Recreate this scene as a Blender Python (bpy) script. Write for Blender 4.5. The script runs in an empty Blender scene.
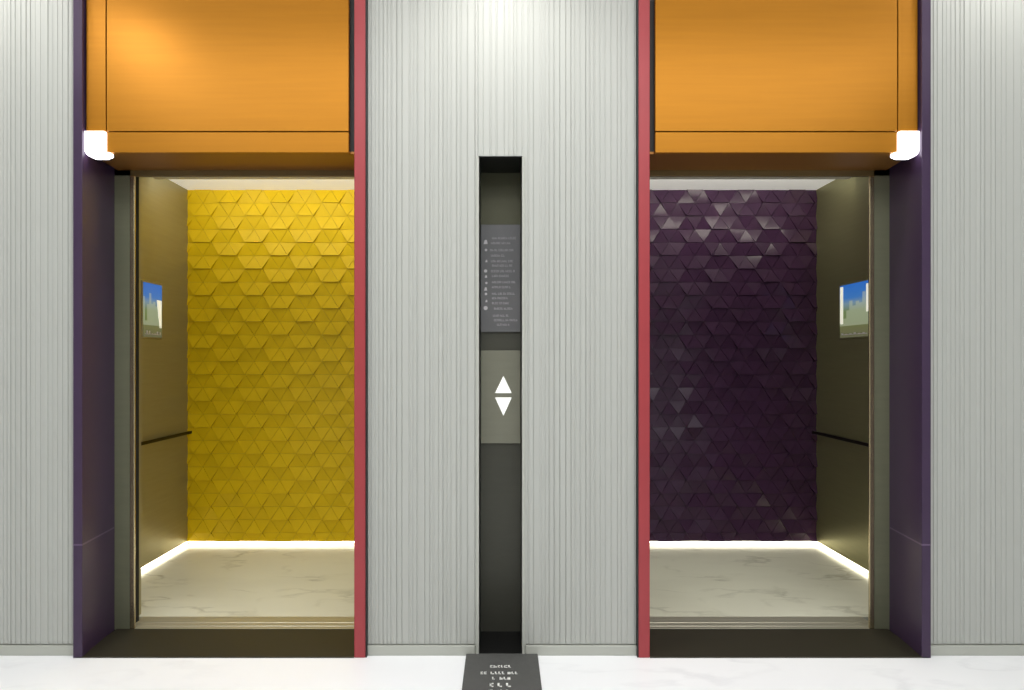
import bpy, bmesh, math, random
from mathutils import Vector, Matrix

sc = bpy.context.scene
COL = sc.collection
EYE = 1.475          # eye height
CAMY = -3.165        # distance of the eye from the lobby wall (wall face is y = 0)
F = 633.0            # focal length in pixels

# ------------------------------------------------------------------ materials
def lin(c):
    return tuple(((v / 255) / 12.92 if v / 255 <= .04045 else ((v / 255 + .055) / 1.055) ** 2.4) for v in c)

def base_mat(name, rgb, rough=.5, metal=0., spec=.5, coat=0.):
    m = bpy.data.materials.new(name); m.use_nodes = True
    b = m.node_tree.nodes['Principled BSDF']
    b.inputs['Base Color'].default_value = (*lin(rgb), 1)
    b.inputs['Roughness'].default_value = rough
    b.inputs['Metallic'].default_value = metal
    b.inputs['Specular IOR Level'].default_value = spec
    b.inputs['Coat Weight'].default_value = coat
    return m, m.node_tree, b

def noise_tint(m, nt, b, scale=(1, 1, 1), amount=.06, nscale=8., detail=3., rough_var=0.):
    """a procedural tint: base colour times (1 +- amount) by a stretched noise"""
    tc = nt.nodes.new('ShaderNodeTexCoord'); mp = nt.nodes.new('ShaderNodeMapping')
    mp.inputs['Scale'].default_value = scale
    nz = nt.nodes.new('ShaderNodeTexNoise'); nz.inputs['Scale'].default_value = nscale; nz.inputs['Detail'].default_value = detail
    rp = nt.nodes.new('ShaderNodeMapRange')
    rp.inputs['From Min'].default_value = .3; rp.inputs['From Max'].default_value = .7
    rp.inputs['To Min'].default_value = 1 - amount; rp.inputs['To Max'].default_value = 1 + amount
    mx = nt.nodes.new('ShaderNodeMix'); mx.data_type = 'RGBA'; mx.blend_type = 'MULTIPLY'
    mx.inputs[0].default_value = 1
    mx.inputs[6].default_value = b.inputs['Base Color'].default_value[:]
    nt.links.new(tc.outputs['Object'], mp.inputs[0]); nt.links.new(mp.outputs[0], nz.inputs['Vector'])
    nt.links.new(nz.outputs[0], rp.inputs[0])
    cb = nt.nodes.new('ShaderNodeCombineColor')
    for i in range(3): nt.links.new(rp.outputs[0], cb.inputs[i])
    nt.links.new(cb.outputs[0], mx.inputs[7]); nt.links.new(mx.outputs[2], b.inputs['Base Color'])
    if rough_var:
        r2 = nt.nodes.new('ShaderNodeMapRange'); r = b.inputs['Roughness'].default_value
        r2.inputs['To Min'].default_value = r - rough_var; r2.inputs['To Max'].default_value = r + rough_var
        nt.links.new(nz.outputs[0], r2.inputs[0]); nt.links.new(r2.outputs[0], b.inputs['Roughness'])
    return m

def simple(name, rgb, rough=.5, metal=0., spec=.5, coat=0., amount=.03, nscale=6., scale=(1, 1, 1)):
    return noise_tint(*base_mat(name, rgb, rough, metal, spec, coat), scale=scale, amount=amount, nscale=nscale)

def emit_mat(name, rgb, strength):
    m = bpy.data.materials.new(name); m.use_nodes = True
    nt = m.node_tree; b = nt.nodes['Principled BSDF']
    b.inputs['Base Color'].default_value = (.8, .8, .8, 1)
    b.inputs['Emission Color'].default_value = (*lin(rgb), 1)
    b.inputs['Emission Strength'].default_value = strength
    return m

def marble(name, base, vein, rough, vscale, vein_amt=.7, joints=None):
    m, nt, b = base_mat(name, base, rough)
    tc = nt.nodes.new('ShaderNodeTexCoord')
    n1 = nt.nodes.new('ShaderNodeTexNoise'); n1.inputs['Scale'].default_value = vscale * .8; n1.inputs['Detail'].default_value = 6
    mp = nt.nodes.new('ShaderNodeMapping'); mp.inputs['Rotation'].default_value = (0, 0, .5); mp.inputs['Scale'].default_value = (.55, 1.3, 1)
    nt.links.new(tc.outputs['Object'], mp.inputs[0])
    nt.links.new(mp.outputs[0], n1.inputs['Vector'])
    # thin ridges where the noise crosses its middle value
    sub = nt.nodes.new('ShaderNodeMath'); sub.operation = 'SUBTRACT'; sub.inputs[1].default_value = .5
    ab = nt.nodes.new('ShaderNodeMath'); ab.operation = 'ABSOLUTE'
    rr = nt.nodes.new('ShaderNodeValToRGB')
    rr.color_ramp.elements[0].position = 0; rr.color_ramp.elements[0].color = (1, 1, 1, 1)
    rr.color_ramp.elements[1].position = .03; rr.color_ramp.elements[1].color = (0, 0, 0, 1)
    nt.links.new(n1.outputs[0], sub.inputs[0]); nt.links.new(sub.outputs[0], ab.inputs[0]); nt.links.new(ab.outputs[0], rr.inputs[0])
    n2 = nt.nodes.new('ShaderNodeTexNoise'); n2.inputs['Scale'].default_value = vscale * .7; n2.inputs['Detail'].default_value = 2
    nt.links.new(tc.outputs['Object'], n2.inputs['Vector'])
    r2 = nt.nodes.new('ShaderNodeMapRange'); r2.inputs['From Min'].default_value = .42; r2.inputs['From Max'].default_value = .68
    r2.inputs['To Max'].default_value = vein_amt
    nt.links.new(n2.outputs[0], r2.inputs[0])
    mu = nt.nodes.new('ShaderNodeMath'); mu.operation = 'MULTIPLY'
    nt.links.new(rr.outputs[0], mu.inputs[0]); nt.links.new(r2.outputs[0], mu.inputs[1])
    # broad clouds
    n3 = nt.nodes.new('ShaderNodeTexNoise'); n3.inputs['Scale'].default_value = vscale * .5; n3.inputs['Detail'].default_value = 4
    nt.links.new(mp.outputs[0], n3.inputs['Vector'])
    r3 = nt.nodes.new('ShaderNodeMapRange'); r3.inputs['From Min'].default_value = .45; r3.inputs['From Max'].default_value = .75; r3.inputs['To Max'].default_value = vein_amt * .35
    nt.links.new(n3.outputs[0], r3.inputs[0])
    mxx = nt.nodes.new('ShaderNodeMath'); mxx.operation = 'MAXIMUM'
    nt.links.new(mu.outputs[0], mxx.inputs[0]); nt.links.new(r3.outputs[0], mxx.inputs[1])
    mx = nt.nodes.new('ShaderNodeMix'); mx.data_type = 'RGBA'
    mx.inputs[6].default_value = (*lin(base), 1); mx.inputs[7].default_value = (*lin(vein), 1)
    nt.links.new(mxx.outputs[0], mx.inputs[0]); nt.links.new(mx.outputs[2], b.inputs['Base Color'])
    return m

M = {}
M['fluted'] = simple('fluted_grey_panel', (179, 181, 176), .45, .0, .4, amount=.025, nscale=1., scale=(30, 1, 0))
M['plinth'] = simple('grey_plinth', (180, 182, 174), .4, amount=.02)
M['plain'] = simple('lobby_plaster', (205, 205, 200), .7, amount=.02)
M['ceiling'] = simple('white_ceiling', (235, 235, 232), .8, amount=.01)
M['floor'] = marble('white_marble', (251, 252, 254), (200, 200, 206), .25, 2.2, .22)
M['purple'] = simple('purple_lacquer', (64, 48, 73), .3, 0., .3, amount=.04)
M['led_reflection'] = simple('purple_reflection', (96, 78, 106), .35)  # paler purple that paints the mirrored line of the car LED
M['red'] = simple('red_lacquer', (158, 54, 60), .4, amount=.03)
M['orange'] = noise_tint(*base_mat('orange_metal', (170, 112, 26), .32, .5, .25), scale=(.6, 1, 16), amount=.04, nscale=3.)
M['soffit'] = noise_tint(*base_mat('brown_soffit_metal', (158, 108, 52), .35, .6, .5), scale=(.6, 10, 1), amount=.04, nscale=3.)
M['bronze'] = noise_tint(*base_mat('bronze_metal', (164, 158, 126), .44, .65, .5), scale=(1, 1, 14), amount=.03, nscale=4.)
M['bronze_smoke'] = noise_tint(*base_mat('smoked_bronze_metal', (146, 143, 106), .4, .66, .5), scale=(1, 1, 14), amount=.03, nscale=4.)
M['jamb'] = noise_tint(*base_mat('olive_jamb_metal', (134, 136, 112), .4, .45, .5), scale=(1, 1, 10), amount=.03, nscale=4.)
M['edge'] = simple('polished_edge', (196, 182, 146), .25, .9)
M['dark_olive'] = simple('dark_olive_metal', (52, 48, 36), .5, .3)
M['lintel'] = simple('olive_lintel_metal', (104, 88, 54), .45, .3)
M['sill'] = noise_tint(*base_mat('brushed_sill', (206, 202, 182), .35, .7), scale=(.5, 30, 1), amount=.05, nscale=6.)
M['black'] = simple('black_metal', (12, 12, 12), .5)
M['shaft'] = simple('shaft_black', (8, 8, 8), .8)
M['niche'] = noise_tint(*base_mat('olive_niche_panel', (88, 88, 68), .42, .35), scale=(1, 1, 8), amount=.03, nscale=4.)
M['niche_dark'] = noise_tint(*base_mat('dark_niche_panel', (86, 86, 77), .42, .35), scale=(1, 1, 8), amount=.03, nscale=4.)
M['directory'] = simple('grey_directory_plate', (120, 120, 122), .4, .1)
M['letter'] = simple('pale_letters', (204, 200, 206), .5)
M['icon'] = simple('white_icons', (226, 224, 226), .5)
M['button_plate'] = noise_tint(*base_mat('button_plate_metal', (150, 150, 134), .38, .35), scale=(1, 1, 8), amount=.03, nscale=4.)
M['arrow'] = emit_mat('lit_arrow', (248, 248, 242), .9)
M['yellow'] = noise_tint(*base_mat('yellow_tile', (224, 189, 4), .5, .0, .3), amount=.05, nscale=5.)
M['yellow_groove'] = simple('yellow_tile_joint', (176, 150, 4), .6)
M['violet'] = noise_tint(*base_mat('violet_tile', (64, 39, 66), .36, .0, .15, .3), amount=.12, nscale=5.)
M['violet'].node_tree.nodes['Principled BSDF'].inputs['Coat Roughness'].default_value = .12
M['violet_groove'] = simple('violet_tile_joint', (34, 22, 38), .4)
M['car_ceiling'] = simple('car_ceiling_white', (228, 224, 214), .6)
M['car_floor'] = marble('car_marble', (218, 217, 198), (138, 134, 116), .25, 3.2, .6)
M['car_ceiling_glow'] = emit_mat('car_ceiling_added_glow', (222, 220, 210), .42)  # glow added to the ceiling surface to brighten the car
M['led'] = emit_mat('led_strip', (255, 247, 222), 6.5)
M['led_cove'] = emit_mat('cove_lamp', (255, 250, 232), 10.)
M['lantern'] = emit_mat('lantern_acrylic', (252, 248, 255), 4.)
M['mat'] = simple('grey_mat', (82, 82, 80), .75, amount=.06, nscale=40.)
M['mat_letter'] = simple('white_mat_letters', (236, 236, 232), .6)
M['rail'] = simple('dark_handrail', (38, 33, 24), .3, .7)
M['screen_frame'] = simple('screen_bezel', (60, 58, 46), .3, .4)

def screen_mat(name, seed, strength):
    """a lit display: blue sky over pale towers and green ground"""
    m = bpy.data.materials.new(name); m.use_nodes = True
    nt = m.node_tree; b = nt.nodes['Principled BSDF']; L = nt.links
    b.inputs['Roughness'].default_value = .3
    tc = nt.nodes.new('ShaderNodeTexCoord')
    sp = nt.nodes.new('ShaderNodeSeparateXYZ'); L.new(tc.outputs['Generated'], sp.inputs[0])
    ramp = nt.nodes.new('ShaderNodeValToRGB'); cr = ramp.color_ramp
    cols = [(0, (112, 112, 84)), (.18, (118, 120, 78)), (.3, (112, 128, 70)), (.5, (120, 140, 90)), (.64, (128, 158, 176)), (.74, (66, 130, 205)), (1, (44, 118, 214))]
    cr.elements[0].position, cr.elements[0].color = 0, (*lin(cols[0][1]), 1)
    cr.elements[1].position, cr.elements[1].color = 1, (*lin(cols[-1][1]), 1)
    for p, c in cols[1:-1]:
        e = cr.elements.new(p); e.color = (*lin(c), 1)
    L.new(sp.outputs['Z'], ramp.inputs[0])
    # towers: columns of pale glass of differing height
    mp = nt.nodes.new('ShaderNodeMapping'); mp.inputs['Scale'].default_value = (1, 9, .01); mp.inputs['Location'].default_value = (seed, seed, 0)
    L.new(tc.outputs['Generated'], mp.inputs[0])
    vo = nt.nodes.new('ShaderNodeTexWhiteNoise'); vo.noise_dimensions = '1D'
    s2 = nt.nodes.new('ShaderNodeSeparateXYZ'); L.new(mp.outputs[0], s2.inputs[0])
    fl = nt.nodes.new('ShaderNodeMath'); fl.operation = 'FLOOR'; L.new(s2.outputs['Y'], fl.inputs[0]); L.new(fl.outputs[0], vo.inputs['W'])
    mr = nt.nodes.new('ShaderNodeMapRange'); mr.inputs['To Min'].default_value = .3; mr.inputs['To Max'].default_value = .86
    L.new(vo.outputs['Value'], mr.inputs[0])
    lt = nt.nodes.new('ShaderNodeMath'); lt.operation = 'LESS_THAN'; L.new(sp.outputs['Z'], lt.inputs[0]); L.new(mr.outputs[0], lt.inputs[1])
    gt = nt.nodes.new('ShaderNodeMath'); gt.operation = 'GREATER_THAN'; gt.inputs[1].default_value = .22; L.new(sp.outputs['Z'], gt.inputs[0])
    an = nt.nodes.new('ShaderNodeMath'); an.operation = 'MULTIPLY'; L.new(lt.outputs[0], an.inputs[0]); L.new(gt.outputs[0], an.inputs[1])
    am = nt.nodes.new('ShaderNodeMath'); am.operation = 'MULTIPLY'; am.inputs[1].default_value = .5; L.new(an.outputs[0], am.inputs[0])
    mx = nt.nodes.new('ShaderNodeMix'); mx.data_type = 'RGBA'; mx.inputs[7].default_value = (*lin((196, 204, 176)), 1)
    L.new(am.outputs[0], mx.inputs[0]); L.new(ramp.outputs[0], mx.inputs[6])
    b.inputs['Base Color'].default_value = (.02, .02, .02, 1)
    L.new(mx.outputs[2], b.inputs['Emission Color']); b.inputs['Emission Strength'].default_value = strength
    return m
M['screen_a'] = screen_mat('screen_skyline_a', 3.3, .7)
M['screen_b'] = screen_mat('screen_skyline_b', 5.1, .7)
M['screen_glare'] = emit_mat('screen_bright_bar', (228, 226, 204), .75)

# ------------------------------------------------------------------ mesh helpers
class MB:
    def __init__(s): s.bm = bmesh.new()
    def box(s, x0, x1, y0, y1, z0, z1, bev=0., mi=0, seg=1):
        r = bmesh.ops.create_cube(s.bm, size=1)
        vs = r['verts']
        sx, sy, sz = x1 - x0, y1 - y0, z1 - z0
        for v in vs:
            v.co = Vector((x0 + (v.co.x + .5) * sx, y0 + (v.co.y + .5) * sy, z0 + (v.co.z + .5) * sz))
        fs = {f for v in vs for f in v.link_faces}
        for f in fs: f.material_index = mi
        if bev:
            es = list({e for f in fs for e in f.edges})
            bmesh.ops.bevel(s.bm, geom=es, offset=bev, segments=seg, profile=.5, affect='EDGES')
        return s
    def prism(s, pts, a0, a1, axis='z', mi=0):
        """extrude a 2-D outline along an axis; pts lie in the plane of the two other axes in x,y,z order"""
        def P(p, a):
            return {'z': (p[0], p[1], a), 'y': (p[0], a, p[1]), 'x': (a, p[0], p[1])}[axis]
        lo = [s.bm.verts.new(P(p, a0)) for p in pts]; hi = [s.bm.verts.new(P(p, a1)) for p in pts]
        fs = [s.bm.faces.new(lo), s.bm.faces.new(hi)]
        n = len(pts)
        for i in range(n): fs.append(s.bm.faces.new((lo[i], lo[(i + 1) % n], hi[(i + 1) % n], hi[i])))
        for f in fs: f.material_index = mi
        bmesh.ops.recalc_face_normals(s.bm, faces=fs)
        return s
    def cyl(s, p0, p1, r, n=20, mi=0):
        p0, p1 = Vector(p0), Vector(p1); d = p1 - p0
        rot = d.to_track_quat('Z', 'Y').to_matrix().to_4x4()
        r_ = bmesh.ops.create_cone(s.bm, cap_ends=True, segments=n, radius1=r, radius2=r, depth=d.length,
                                   matrix=Matrix.Translation((p0 + p1) / 2) @ rot)
        for v in r_['verts']:
            for f in v.link_faces: f.material_index = mi
        return s
    def build(s, name, mats, parent=None, origin=None):
        me = bpy.data.meshes.new(name)
        base = Vector((0, 0, 0))
        if origin is not None: base = Vector(origin)
        elif parent is not None: base = Vector(parent.get('_o', (0, 0, 0)))
        for v in s.bm.verts: v.co -= base
        s.bm.to_mesh(me); s.bm.free()
        for m in (mats if isinstance(mats, (list, tuple)) else [mats]): me.materials.append(m)
        o = bpy.data.objects.new(name, me); COL.objects.link(o)
        if parent is not None:
            o.parent = parent; o['_o'] = tuple(base)
        else:
            o.location = base; o['_o'] = tuple(base)
        return o

def thing(name, label, cat, loc, group=None):
    o = bpy.data.objects.new(name, None); COL.objects.link(o)
    o.empty_display_size = .1
    o.location = loc; o['_o'] = tuple(loc); o['label'] = label; o['category'] = cat
    if group: o['group'] = group
    return o

def struct(name, mb, mat):
    o = mb.build(name, mat); o['kind'] = 'structure'
    return o

# ------------------------------------------------------------------ the setting
CH = 3.75                 # lobby ceiling
RX, RY = 4.6, -5.6        # lobby half width, far side
PORT_OUT, PORT_IN = 2.124, .672   # outer edges of the two portals
NL, NR = -.115, .100      # the two edges of the slot between the doors

def flutes(mb, x0, x1, z0, z1, rng, edge0=False, edge1=False):
    """vertical ribs of uneven width and depth on a backing"""
    mb.box(x0, x1, 0., .06, z0, z1)
    a, b = x0 + (.02 if edge0 else 0), x1 - (.02 if edge1 else 0)
    x = a
    while x < b - .004:
        w = rng.choice((.019, .020, .022, .024, .026, .030, .038))
        w = min(w, b - x)
        d = rng.choice((.0022, .003, .003, .004, .005))
        c = .0022
        g = rng.choice((.0015, .003, .0045, .006))
        if w - g > .003:
            mb.prism([(x, .001), (x + w - g, .001), (x + w - g - c, -d), (x + c, -d)], z0, z1, 'z')
        x += w
    for e, xa in ((edge0, x0), (edge1, x1 - .02)):
        if e: mb.box(xa, xa + .02, -.008, .001, z0, z1, .002)

BB = .05                  # plinth height
def wall_with_plinth(side, segs, rng):
    mb = MB()
    for (x0, x1, z0, z1, e0, e1) in segs: flutes(mb, x0, x1, z0, z1, rng, e0, e1)
    return struct('wall_' + side, mb, M['fluted'])

rng = random.Random(11)
wall_with_plinth('left', [(-RX, -PORT_OUT, BB + .008, CH, False, False)], rng)
wall_with_plinth('right', [(PORT_OUT, RX, BB + .008, CH, False, False)], rng)
NT = EYE + 1.015          # top of the slot
wall_with_plinth('center', [(-PORT_IN, NL - .004, BB + .008, CH, False, False), (NR + .004, PORT_IN, BB + .008, CH, False, False),
                            (NL - .004, NR + .004, NT + .004, CH, False, False)], rng)
def plinth(side, spans):
    mb = MB()
    for x0, x1 in spans:
        mb.box(x0, x1, -.008, .06, 0, BB, .002)
        mb.box(x0, x1, .006, .06, BB, BB + .008)
    return struct('baseboard_' + side, mb, M['plinth'])
plinth('left', [(-RX, -PORT_OUT)]); plinth('right', [(PORT_OUT, RX)])
plinth('center', [(-PORT_IN, NL - .02), (NR + .02, PORT_IN)])
mb = MB()
mb.box(NL - .014, NL, -.010, .0, 0, NT, .002); mb.box(NL - .02, NL - .004, .0, .06, 0, BB + .008)
mb.box(NR, NR + .014, -.010, .0, 0, NT, .002); mb.box(NR + .004, NR + .02, .0, .06, 0, BB + .008)
struct('trim_1', mb, M['plinth'])

NB = .27                  # depth of the back of the niche
mb = MB()
mb.box(NL - .004, NL, .0, NB + .03, 0, NT + .004); mb.box(NR, NR + .004, .0, NB + .03, 0, NT + .004)
mb.box(NL, NR, NB + .012, NB + .03, 0, NT + .004)
mb.box(NL - .004, NR + .004, -.002, NB + .03, NT, NT + .004)
mb.box(NL, NR, .001, NB + .012, -.02, .004)
struct('niche_liner', mb, M['black'])  # box lining the niche: sides, back, top and floor

mb = MB(); mb.box(-RX, RX, RY, 0.02, -.1, 0)
struct('floor', mb, M['floor'])
mb = MB(); mb.box(-RX, RX, RY, .06, CH, CH + .1)
struct('ceiling', mb, M['ceiling'])
mb = MB(); mb.box(-RX, RX, RY - .1, RY, 0, CH)
struct('wall_rear', mb, M['plain'])
mb = MB(); mb.box(-RX - .1, -RX, RY, .06, 0, CH)
struct('wall_west', mb, M['plain'])
mb = MB(); mb.box(RX, RX + .1, RY, .06, 0, CH)
struct('wall_east', mb, M['plain'])

# ------------------------------------------------------------------ one elevator bay (s = -1 left, +1 right)
PB = .295                 # plane of the landing doors
OPEN_OUT, OPEN_IN = 2.03, .74
LINTEL = EYE + 1.005      # top of the door opening
SOFFIT = EYE + 1.036
CARW, CARB, CARF = 2.506, 1.89, .47   # far side wall, back wall and front of the car
CARIN = .17
CART = EYE + 1.357

def mx(s, a, b):
    return tuple(sorted((s * a, s * b)))

def tri_panel(mb, x0, x1, z0, z1, y, xc, jit, seed, up=.020, down=.010):
    """triangle tiles with narrow joints: three at a time tilt up as a half hexagon, the next three tilt down;
    xc is the middle of an up-tilted half hexagon in the top row"""
    rg = random.Random(seed)
    a, r = .136, .1052
    t = bmesh.new()
    nj = int((z1 - z0) / r) + 2
    def tile(pts, j, h):
        cx = sum(p[0] for p in pts) / 3; cz = sum(p[1] for p in pts) / 3
        gx, gz = rg.uniform(-jit, jit) / a, rg.uniform(-jit, jit) / r
        fr, bk = [], []
        for (x, z) in pts:
            dx, dz = x - cx, z - cz
            L = math.hypot(dx, dz); k = 1 - .0016 / L * 1.4
            x2, z2 = cx + dx * k, cz + dz * k
            v = (z1 - j * r - z2) / r          # 0 at the row's top edge, 1 at its foot
            dep = .006 + h(v) + gx * (x2 - cx) + gz * (z2 - cz)
            fr.append(t.verts.new((x2, y - max(dep, .001), z2))); bk.append(t.verts.new((x2, y + .002, z2)))
        fs = [t.faces.new(fr)]
        for k in range(3): fs.append(t.faces.new((fr[k], fr[(k + 1) % 3], bk[(k + 1) % 3], bk[k])))
        bmesh.ops.recalc_face_normals(t, faces=fs)
        if fs[0].normal.y > 0:
            for f in fs: f.normal_flip()
    for j in range(nj):
        zt, zb = z1 - j * r, z1 - (j + 1) * r
        xs = xc + (1.5 * a if j % 2 else 0)
        k0 = int((x0 - xs) / (3 * a)) - 1; k1 = int((x1 - xs) / (3 * a)) + 2
        for k in range(k0, k1):
            c = xs + 3 * a * k
            A = [(c - a, zt), (c, zt), (c + a, zt)]; B = [(c - a / 2, zb), (c + a / 2, zb)]
            hu = lambda v: up * v
            tile([A[0], A[1], B[0]], j, hu); tile([A[1], B[1], B[0]], j, hu); tile([A[1], A[2], B[1]], j, hu)
            Bt = [(c + a, zt), (c + 2 * a, zt)]; Cb = [(c + a / 2, zb), (c + 1.5 * a, zb), (c + 2.5 * a, zb)]
            hd = lambda v: down * (1 - v)
            tile([Bt[0], Cb[1], Cb[0]], j, hd); tile([Bt[0], Bt[1], Cb[1]], j, hd); tile([Bt[1], Cb[2], Cb[1]], j, hd)
    for co, no in (((x0, 0, 0), (-1, 0, 0)), ((x1, 0, 0), (1, 0, 0)), ((0, 0, z0), (0, 0, -1)), ((0, 0, z1), (0, 0, 1))):
        bmesh.ops.bisect_plane(t, geom=t.verts[:] + t.edges[:] + t.faces[:], plane_co=co, plane_no=no, clear_outer=True)
    me = bpy.data.meshes.new('tmp'); t.to_mesh(me); t.free()
    mb.bm.from_mesh(me); bpy.data.meshes.remove(me)
    mb.box(x0, x1, y, y + .03, z0, z1, mi=1)

def bay(s):
    side = 'left' if s < 0 else 'right'
    inner_word = 'yellow' if s < 0 else 'purple'
    # --- portal
    P = thing('elevator_portal', '%s elevator doorway, purple outer reveal and red inner fin, framing the %s-backed car' % (side, inner_word),
              'door frame', (s * 1.4, 0, 0), 'elevator portals')
    fr = -.032
    mb = MB()
    mb.prism([(s * PORT_OUT, fr), (s * 2.078, fr), (s * 2.118, PB), (s * 2.15, PB), (s * 2.15, .06), (s * PORT_OUT, .06)], .0, CH - .002, 'z')
    bmesh.ops.bevel(mb.bm, geom=[e for e in mb.bm.edges if all(abs(v.co.y - fr) < 1e-5 for v in e.verts) and abs(e.verts[0].co.z - e.verts[1].co.z) > 1],
                    offset=.002, segments=1, affect='EDGES')
    mb.build('side_panel', M['purple'], P)['label'] = 'glossy dark purple reveal panel'
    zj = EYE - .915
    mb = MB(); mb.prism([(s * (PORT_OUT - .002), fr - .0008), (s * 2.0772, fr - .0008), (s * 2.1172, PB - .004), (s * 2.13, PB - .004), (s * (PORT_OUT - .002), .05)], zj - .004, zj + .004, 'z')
    mb.build('reflection_strip', M['led_reflection'], P)['label'] = 'thin paler strip painted as the floor light reflected in the purple panel'  # strip stands in for the LED reflection on the lacquer
    mb = MB(); mb.box(*mx(s, .732, .677), fr, PB, 0, CH - .002, .003)
    mb.build('end_fin', M['red'], P)['label'] = 'matt red vertical fin'
    mb = MB(); mb.box(*mx(s, .677, .671), fr + .004, .06, 0, CH - .002)
    mb.build('shadow_strip', M['black'], P)
    mb = MB(); mb.box(*mx(s, 2.105, .732), fr, PB, -.01, .006)
    mb.build('floor_plate', M['dark_olive'], P)
    for a, b_ in ((2.2, OPEN_OUT), (OPEN_IN, .62)):
        mb = MB(); mb.box(*mx(s, a, b_), PB, PB + .02, 0, LINTEL + .25, .002)
        j = mb.build('jamb', M['jamb'], P)
        d = 1 if a > 1 else -1
        e = b_ if a > 1 else a
        mb = MB(); mb.box(*mx(s, e + .004 * d, e - .024 * d), PB - .004, PB + .009, .006, LINTEL + .002, .004, seg=2)
        mb.build('edge_strip', M['edge'], j)
        if s > 0 and a > 1: continue
        mb = MB(); mb.box(*mx(s, a + .02, e + .017 * d) if a > 1 else mx(s, e - .017, b_), PB + .075, PB + .11, 0, LINTEL + .2)
        mb.build('door_edge', M['shaft'], j)
    mb = MB(); mb.box(*mx(s, 2.15, .66), PB, PB + .02, LINTEL, LINTEL + .3, .002)
    mb.build('lintel', M['lintel'], P)
    mb = MB()
    for y0, y1 in ((PB, PB + .03), (PB + .036, PB + .075), (PB + .081, PB + .165)):
        mb.box(*mx(s, OPEN_OUT + .03, .65), y0, y1, -.02, .006, .0015)
    mb.box(*mx(s, OPEN_OUT + .03, .65), PB, PB + .165, -.03, -.004)
    mb.build('sill', M['sill'], P)
    # hoistway behind the frame, so no daylight leaks round the car
    # --- orange header
    H = thing('header_panel', 'orange metal header cladding above the %s-backed elevator opening' % inner_word, 'panel', (s * 1.42, 0, SOFFIT), 'orange header panels')
    xo, xm, xi = 2.075, 1.976, .765
    zs = EYE + (360 - 132) / 200.
    top = CH - .004
    mb = MB(); mb.box(*mx(s, xm - .003, xi), -.006, .02, zs + .003, top, .0015); mb.build('front_panel', M['orange'], H)
    mb = MB(); mb.box(*mx(s, xm - .003, xi), -.006, .02, SOFFIT, zs - .003, .0015); mb.build('lower_strip', M['orange'], H)
    mb = MB(); mb.box(*mx(s, xo, xm + .003), -.006, .02, zs + .003, top, .0015); mb.build('edge_panel', M['orange'], H)
    mb = MB(); mb.box(*mx(s, xo - .01, .733), .02, .05, SOFFIT + .14, top); mb.box(*mx(s, xm - .01, .733), .02, .05, SOFFIT + .012, SOFFIT + .14); mb.build('backing_frame', M['black'], H)
    mb = MB(); mb.prism([(s * (xo - .1), .02), (s * (xi - .028), .02), (s * (xi - .028), PB - .002), (s * (xo + .025), PB - .002), (s * (xo - .005), .06), (s * (xm - .01), .055), (s * (xm - .01), .02)], SOFFIT, SOFFIT + .012, 'z')
    mb.build('soffit', M['soffit'], H)
    # --- lantern
    HL = thing('hall_lantern', 'glowing white corner lantern under the orange header, %s elevator' % side, 'lamp', (s * 2.03, 0, SOFFIT), 'hall lanterns')
    x1, x0 = 2.076, xm + .004
    z0, z1 = EYE + 201.5 / 200, zs - .002
    R = .045
    pts = [(x0, z1), (x1, z1)]
    for k in range(7):
        an = -math.pi / 2 * k / 6
        pts.append((x1 - R + R * math.cos(an), z0 + R + R * math.sin(an)))
    pts += [(x0, z0), (x0 - .026, z0 + .010), (x0 - .026, SOFFIT - .003), (x0, SOFFIT - .003)]
    mb = MB(); mb.prism([(s * p[0], p[1]) for p in pts], -.018, .02, 'y')
    mb.build('diffuser', M['lantern'], HL)
    bp = [(x0, z1), (x1 - .004, z1)] + [(x1 - .004 - R + R * math.cos(-math.pi / 2 * k / 6), z0 + .004 + R + R * math.sin(-math.pi / 2 * k / 6)) for k in range(7)] + [(x0, z0 + .004)]
    mb = MB(); mb.prism([(s * p[0], p[1]) for p in bp], .02, .045, 'y')
    mb.build('mounting_plate', M['black'], HL)
    # --- the car
    word = 'faceted yellow' if s < 0 else 'faceted dark purple'
    C = thing('elevator_car', 'open elevator car with %s triangle-tiled back wall and bronze sides' % word, 'elevator', (s * 1.36, CARF, 0), 'elevator cars')
    skirt = .03
    mb = MB()
    xa, xb = mx(s, CARW, CARIN)
    tri_panel(mb, xa, xb, skirt, CART, CARB, -2.181 if s < 0 else 1.74, .0012 if s < 0 else .010, 5 if s < 0 else 8)
    cm = (M['yellow'], M['yellow_groove']) if s < 0 else (M['violet'], M['violet_groove'])
    mb.build('back_panel', cm, C)['label'] = 'wall of %s triangle tiles' % ('yellow' if s < 0 else 'dark purple')
    met = M['bronze'] if s < 0 else M['bronze_smoke']
    RZ = .905
    for xw, d in ((CARW, 1), (CARIN, -1)):
        w = mb = MB(); mb.box(*mx(s, xw, xw + .03 * d), CARF + .03, CARB + .03, RZ + .002, CART, .0015)
        sp = mb.build('side_panel', met, C)
        mb = MB(); mb.box(*mx(s, xw, xw + .03 * d), CARF + .03, CARB + .03, skirt, RZ - .002, .0015)
        mb.build('lower_panel', met, C)
        # handrail
        xr = xw - .045 * d
        mb = MB(); mb.box(*mx(s, xr, xr - .012 * d), CARF + .25, CARB - .05, RZ - .012, RZ + .012, .004, seg=2)
        hr = mb.build('handrail', M['rail'], C)
        for yy in (CARF + .4, CARB - .3):
            mb = MB(); mb.cyl((s * xw, yy, RZ - .004), (s * xr, yy, RZ - .004), .007, 12)
            mb.build('bracket', M['rail'], hr)
        # floor light under the skirt
        mb = MB(); mb.box(*mx(s, xw + .004 * d, xw + .02 * d), CARF + .05, CARB + .02, skirt - .012, skirt - .001)
        mb.build('floor_light', M['led'], C)
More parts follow.
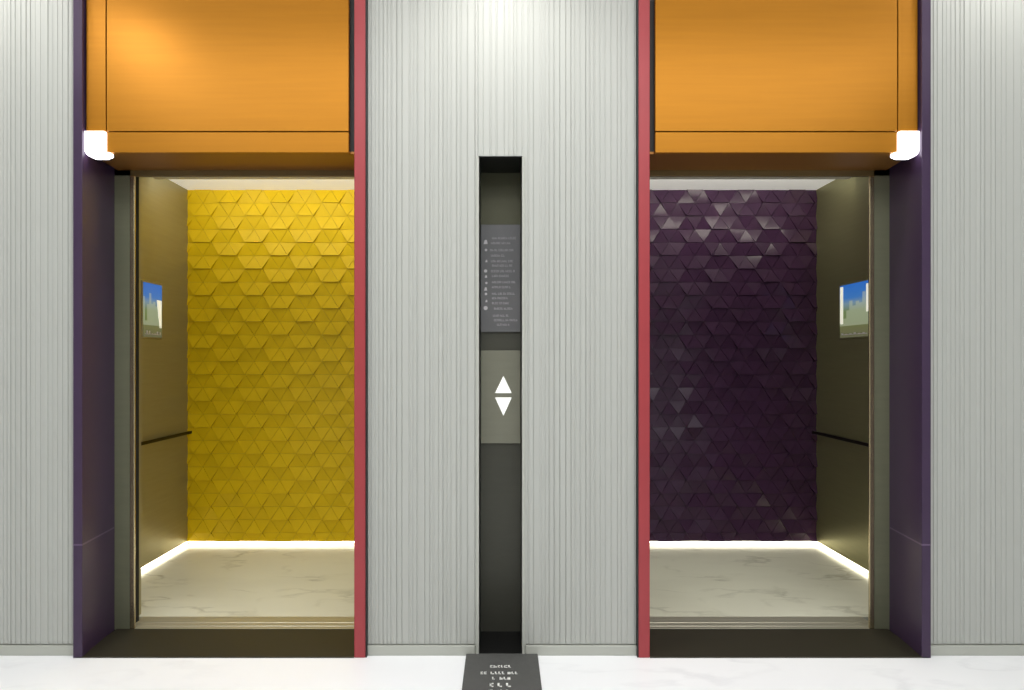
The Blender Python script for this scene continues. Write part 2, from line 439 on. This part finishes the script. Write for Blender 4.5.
        mb = MB(); mb.box(*mx(s, xw + .024 * d, xw + .05 * d), CARF, CARB + .05, -.02, skirt)
        mb.build('skirting', M['car_ceiling'], C)
    mb = MB(); mb.box(xa, xb, CARB - .004, CARB + .012, skirt - .012, skirt - .001); mb.build('floor_light', M['led'], C)
    mb = MB(); mb.box(xa, xb, CARB + .024, CARB + .05, -.02, skirt); mb.build('skirting', M['car_ceiling'], C)
    mb = MB(); mb.box(xa - .03, xb + .03, CARF, CARB + .05, -.06, .0); mb.build('car_floor', M['car_floor'], C)
    mb = MB(); mb.box(xa - .03, xb + .03, CARF, CARB + .05, CART, CART + .04); mb.build('car_ceiling', M['car_ceiling_glow'], C)['label'] = 'white ceiling panel with an added soft glow'
    # slanted cove lamp across the ceiling, throwing light on the back wall
    ya = 1.36
    mb = MB(); mb.prism([(ya - .1, CART - .001), (ya, CART - .001), (ya - .05, CART - .08), (ya - .1, CART - .08)], xa + .06, xb - .06, 'x')
    cl = mb.build('ceiling_light', M['car_ceiling'], C)
    mb = MB(); mb.prism([(ya - .006, CART - .006), (ya + .001, CART - .006), (ya - .046, CART - .078), (ya - .053, CART - .078)], xa + .08, xb - .08, 'x')
    mb.build('lamp_lens', M['led_cove'], cl)
    # front returns and transom of the car
    for a, b_ in ((CARW + .03, 2.095 if s < 0 else 2.14), (OPEN_IN - .06, CARIN - .03)):
        mb = MB(); mb.box(*mx(s, a, b_), CARF, CARF + .04, 0, CART)
        mb.build('front_panel', met, C)
    mb = MB(); mb.box(*mx(s, 2.095, OPEN_IN - .06), CARF, CARF + .04, LINTEL + .07, CART)
    mb.build('front_transom', met, C)
    # display in the far side wall
    z_hi, z_lo = EYE + .545, EYE + .163
    y0, y1 = (4.41 + CAMY, 4.65 + CAMY) if s < 0 else (4.31 + CAMY, 4.68 + CAMY)
    xs = CARW - .004
    mb = MB(); mb.box(*mx(s, CARW + .001, CARW - .006), y0 - .012, y1 + .012, z_lo - .012, z_hi + .012, .002)
    d = mb.build('display', met, C)
    mb = MB(); mb.box(*mx(s, CARW - .004, CARW - .008), y0, y1, z_lo, z_hi)
    mb.build('screen', M['screen_a'] if s < 0 else M['screen_b'], d)
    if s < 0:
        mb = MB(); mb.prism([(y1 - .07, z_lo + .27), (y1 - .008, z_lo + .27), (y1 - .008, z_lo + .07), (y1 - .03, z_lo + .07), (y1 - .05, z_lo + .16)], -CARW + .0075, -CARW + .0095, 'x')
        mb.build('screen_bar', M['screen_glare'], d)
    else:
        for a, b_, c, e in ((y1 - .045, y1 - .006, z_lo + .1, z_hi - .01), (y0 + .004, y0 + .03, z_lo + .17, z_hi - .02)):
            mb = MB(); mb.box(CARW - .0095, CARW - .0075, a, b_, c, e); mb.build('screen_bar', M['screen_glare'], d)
    rg = random.Random(3 + s)
    pts = [(y0 + .02, z_lo + .018)]; n = 12
    for k in range(n):
        ya_ = y0 + .02 + k * (y1 - y0 - .04) / n; hh = rg.uniform(.004, .026) if k % 2 else .003
        pts += [(ya_, z_lo + .02 + hh), (ya_ + (y1 - y0 - .04) / n, z_lo + .02 + hh)]
    pts.append((y1 - .02, z_lo + .018))
    mb = MB(); mb.prism(pts, s * (CARW - .0075), s * (CARW - .0095), 'x')
    mb.build('caption_strip', M['letter'], d)

bay(-1); bay(1)
# dark hoistway walls round both cars
mb = MB()
mb.box(-2.9, 2.9, CARB + .3, CARB + .35, -.3, CH)
mb.box(-2.95, -2.9, .06, CARB + .35, -.3, CH); mb.box(2.9, 2.95, .06, CARB + .35, -.3, CH)
mb.box(-2.95, 2.95, .06, CARB + .35, CH, CH + .05)
mb.box(-2.95, 2.95, .06, CARB + .35, -.35, -.3)
struct('wall_hoistway', mb, M['shaft'])

# ------------------------------------------------------------------ the niche between the doors
K = F / (-CAMY + NB - .02)      # pixels per metre on the plates' faces
def zpix(y, k=K): return EYE + (360 - y) / k
NP = thing('niche_backing', 'dark olive metal backing of the tall slot between the elevators', 'panel', (0, NB, 0))
mb = MB(); mb.box(NL, NR, NB - .004, NB + .012, zpix(232), NT); mb.build('upper_panel', M['niche'], NP)['label'] = 'olive panel above the directory'
mb = MB(); mb.box(NL, NR, NB - .004, NB + .012, .004, zpix(232) - .003); mb.build('lower_panel', M['niche_dark'], NP)

yp = NB - .02
D = thing('directory_sign', 'grey directory plate with icons and lines of text, above the arrow buttons', 'sign', (0, yp, zpix(332)))
mb = MB(); mb.box(NL + .001, NR - .001, yp, NB - .004, zpix(332), zpix(224.5), .0015); mb.build('plate', M['directory'], D)
def px(x, k=K): return (x - 502) / k

def scribble(mb, x0, x1, z, h, rg, flat=True, y=0., th=.001, bold=.2, solid=False):
    """a line of tiny unreadable letter shapes between x0 and x1"""
    x = x0
    while x < x1 - h * .3:
        n = 99 if solid else rg.randint(2, 6)
        for _ in range(n):
            w = h * rg.uniform(.45, .75)
            if x + w > x1: break
            t = h * bold
            kind = rg.randint(0, 3)
            def bar(a, b, c, d):
                if flat: mb.box(a, b, y - th, y, c, d)
                else: mb.box(a, b, c, d, y, y + th)
            bar(x, x + t, z, z + h)
            if kind in (0, 1): bar(x, x + w, z + h - t, z + h)
            if kind in (0, 2): bar(x, x + w, z, z + t)
            if kind in (1, 3): bar(x + w - t, x + w, z, z + h * (.6 if kind == 3 else 1))
            if kind == 3: bar(x, x + w, z + h * .4, z + h * .4 + t)
            x += w + h * .16
        x += h * .4
rg = random.Random(21)
lines = [(238, 492, 517), (243, 491, 511), (250, 490, 514), (255.5, 491, 507), (261, 491, 514), (265.5, 492, 512), (271, 491, 515), (275.8, 492, 511),
         (282, 492, 517), (287, 492, 512), (293.5, 492, 515), (298, 492, 509), (303, 492, 511), (308.5, 494, 515), (315.5, 493, 509), (320, 494, 518), (324.5, 497, 511)]
for (y, a, b_) in lines:
    mb = MB(); scribble(mb, px(a), px(b_), zpix(y + 1.2), .0115, rg, True, yp)
    mb.build('text_line', M['letter'], D)
for k, y in enumerate((242, 250, 261, 271, 276.5, 283, 289, 294, 301, 308)):
    mb = MB(); x = px(485.6 + (k % 3) * .4); z = zpix(y); r = (.009, .007, .0065)[k % 3] * (1.25 if y in (242, 308) else 1)
    if k % 2: mb.cyl((x, yp, z), (x, yp - .001, z), r, 18)
    else: mb.prism([(x - r, z - r), (x + r, z - r), (x + r * .6, z + r), (x - r * .4, z + r)], yp - .001, yp, 'y')
    mb.build('icon', M['icon'], D)

B = thing('call_panel', 'grey metal elevator call plate with white up and down arrow buttons', 'call button', (0, yp, zpix(443)))
mb = MB(); mb.box(NL + .001, NR - .001, yp, NB - .004, zpix(443.5), zpix(350.5), .002); mb.build('plate', M['button_plate'], B)
for nm, ya, yb, yc in (('up_button', 376, 393, 1), ('down_button', 415.5, 397.5, -1)):
    mb = MB(); mb.prism([(px(503.4), zpix(ya)), (px(495.2), zpix(yb)), (px(511.6), zpix(yb))], yp - .004, yp, 'y')
    mb.build(nm, M['arrow'], B)['label'] = 'lit white triangle pointing ' + ('up' if yc > 0 else 'down')

# ------------------------------------------------------------------ mat on the floor
T = thing('floor_mat', 'dark grey floor mat with white lettering, in front of the call panel slot', 'mat', (-.004, -.24, 0))
mb = MB(); mb.box(-.179, .178, -.55, -.002, 0, .010, .003, seg=2); mb.build('base', M['mat'], T)
def fl(x, y):
    """point on the mat seen at a pixel"""
    z = F * (EYE - .010) / (y - 360)
    return (x - 502) * z / F, z + CAMY
rg = random.Random(4)
for spans, y in (([(490, 511)], 666.5), ([(480.5, 488), (490.5, 505), (507.5, 520)], 673), ([(492, 498), (499.5, 511.5)], 678.3), ([(489.5, 496), (497.5, 504), (506, 515)], 685), ([(488, 514)], 692)):
    for a, b_ in spans:
        mb = MB()
        (xa, ya), (xb, _) = fl(a, y), fl(b_, y)
        h = .024 if y < 684 else .034
        scribble(mb, xa, xb, ya - h / 2, h, rg, False, .010, .0006, .27, True)
        mb.build('text_word', M['mat_letter'], T)

# ------------------------------------------------------------------ light
def area(name, loc, size, energy, rot=(0, 0, 0), col=(1, 1, 1), sy=None):
    l = bpy.data.lights.new(name, 'AREA'); l.energy = energy; l.color = col; l.size = size
    if sy: l.shape = 'RECTANGLE'; l.size_y = sy
    o = bpy.data.objects.new(name, l); o.location = loc; o.rotation_euler = rot; COL.objects.link(o)
    return o
def spot(name, loc, energy, ang, rot=(0, 0, 0), col=(1, .97, .93), blend=.8, r=.05):
    l = bpy.data.lights.new(name, 'SPOT'); l.energy = energy; l.color = col; l.spot_size = math.radians(ang); l.spot_blend = blend; l.shadow_soft_size = r
    o = bpy.data.objects.new(name, l); o.location = loc; o.rotation_euler = rot; COL.objects.link(o)
    return o
area('lobby_fill', (0, -2.2, CH - .01), 6.5, 112, sy=1.6, col=(.98, .99, 1))  # unseen fill under the ceiling, added for general lobby light
area('lobby_fill', (0, -4.4, CH - .01), 6.5, 46, sy=1.0, col=(.98, .99, 1))  # second added fill, lighting the fluted wall from the front
for x, e in ((0., 45), (-2.5, 19), (2.5, 19)):
    spot('wall_washer', (x, -.5 if x == 0 else -.32, CH - .02), e, 130)
spot('lobby_downlight', (-2.41, -1.05, CH - .02), 30, 160, r=.22, blend=.5)
for s_ in (-1, 1):
    for x in (2.0, 1.4, .8): spot('car_floor_fill', (s_ * x, .78, CART - .01), 29, 70, col=(1, .98, .88), blend=1.)  # unseen fill spots, added to brighten the car floor
area('lobby_edge_light', (0, -.42, CH - .01), 8, 22, sy=.2, col=(1, .99, .98))

w = bpy.data.worlds.new('world'); sc.world = w; w.use_nodes = True
w.node_tree.nodes['Background'].inputs[0].default_value = (.8, .82, .85, 1)
w.node_tree.nodes['Background'].inputs[1].default_value = .2

# ------------------------------------------------------------------ camera
cam = bpy.data.cameras.new('camera'); co = bpy.data.objects.new('camera', cam); COL.objects.link(co)
co.location = (0, CAMY, EYE); co.rotation_euler = (math.pi / 2, 0, 0)
cam.sensor_width = 36; cam.lens = F / 1024 * 36
cam.shift_x = (512 - 502) / 1024; cam.shift_y = (360 - 345) / 1024
cam.clip_start = .05
sc.camera = co
sc.view_settings.view_transform = 'Standard'; sc.view_settings.look = 'None'
sc.view_settings.exposure = 0; sc.view_settings.gamma = 1; sc.view_settings.use_curve_mapping = False
for o in sc.objects:
    if '_o' in o: del o['_o']
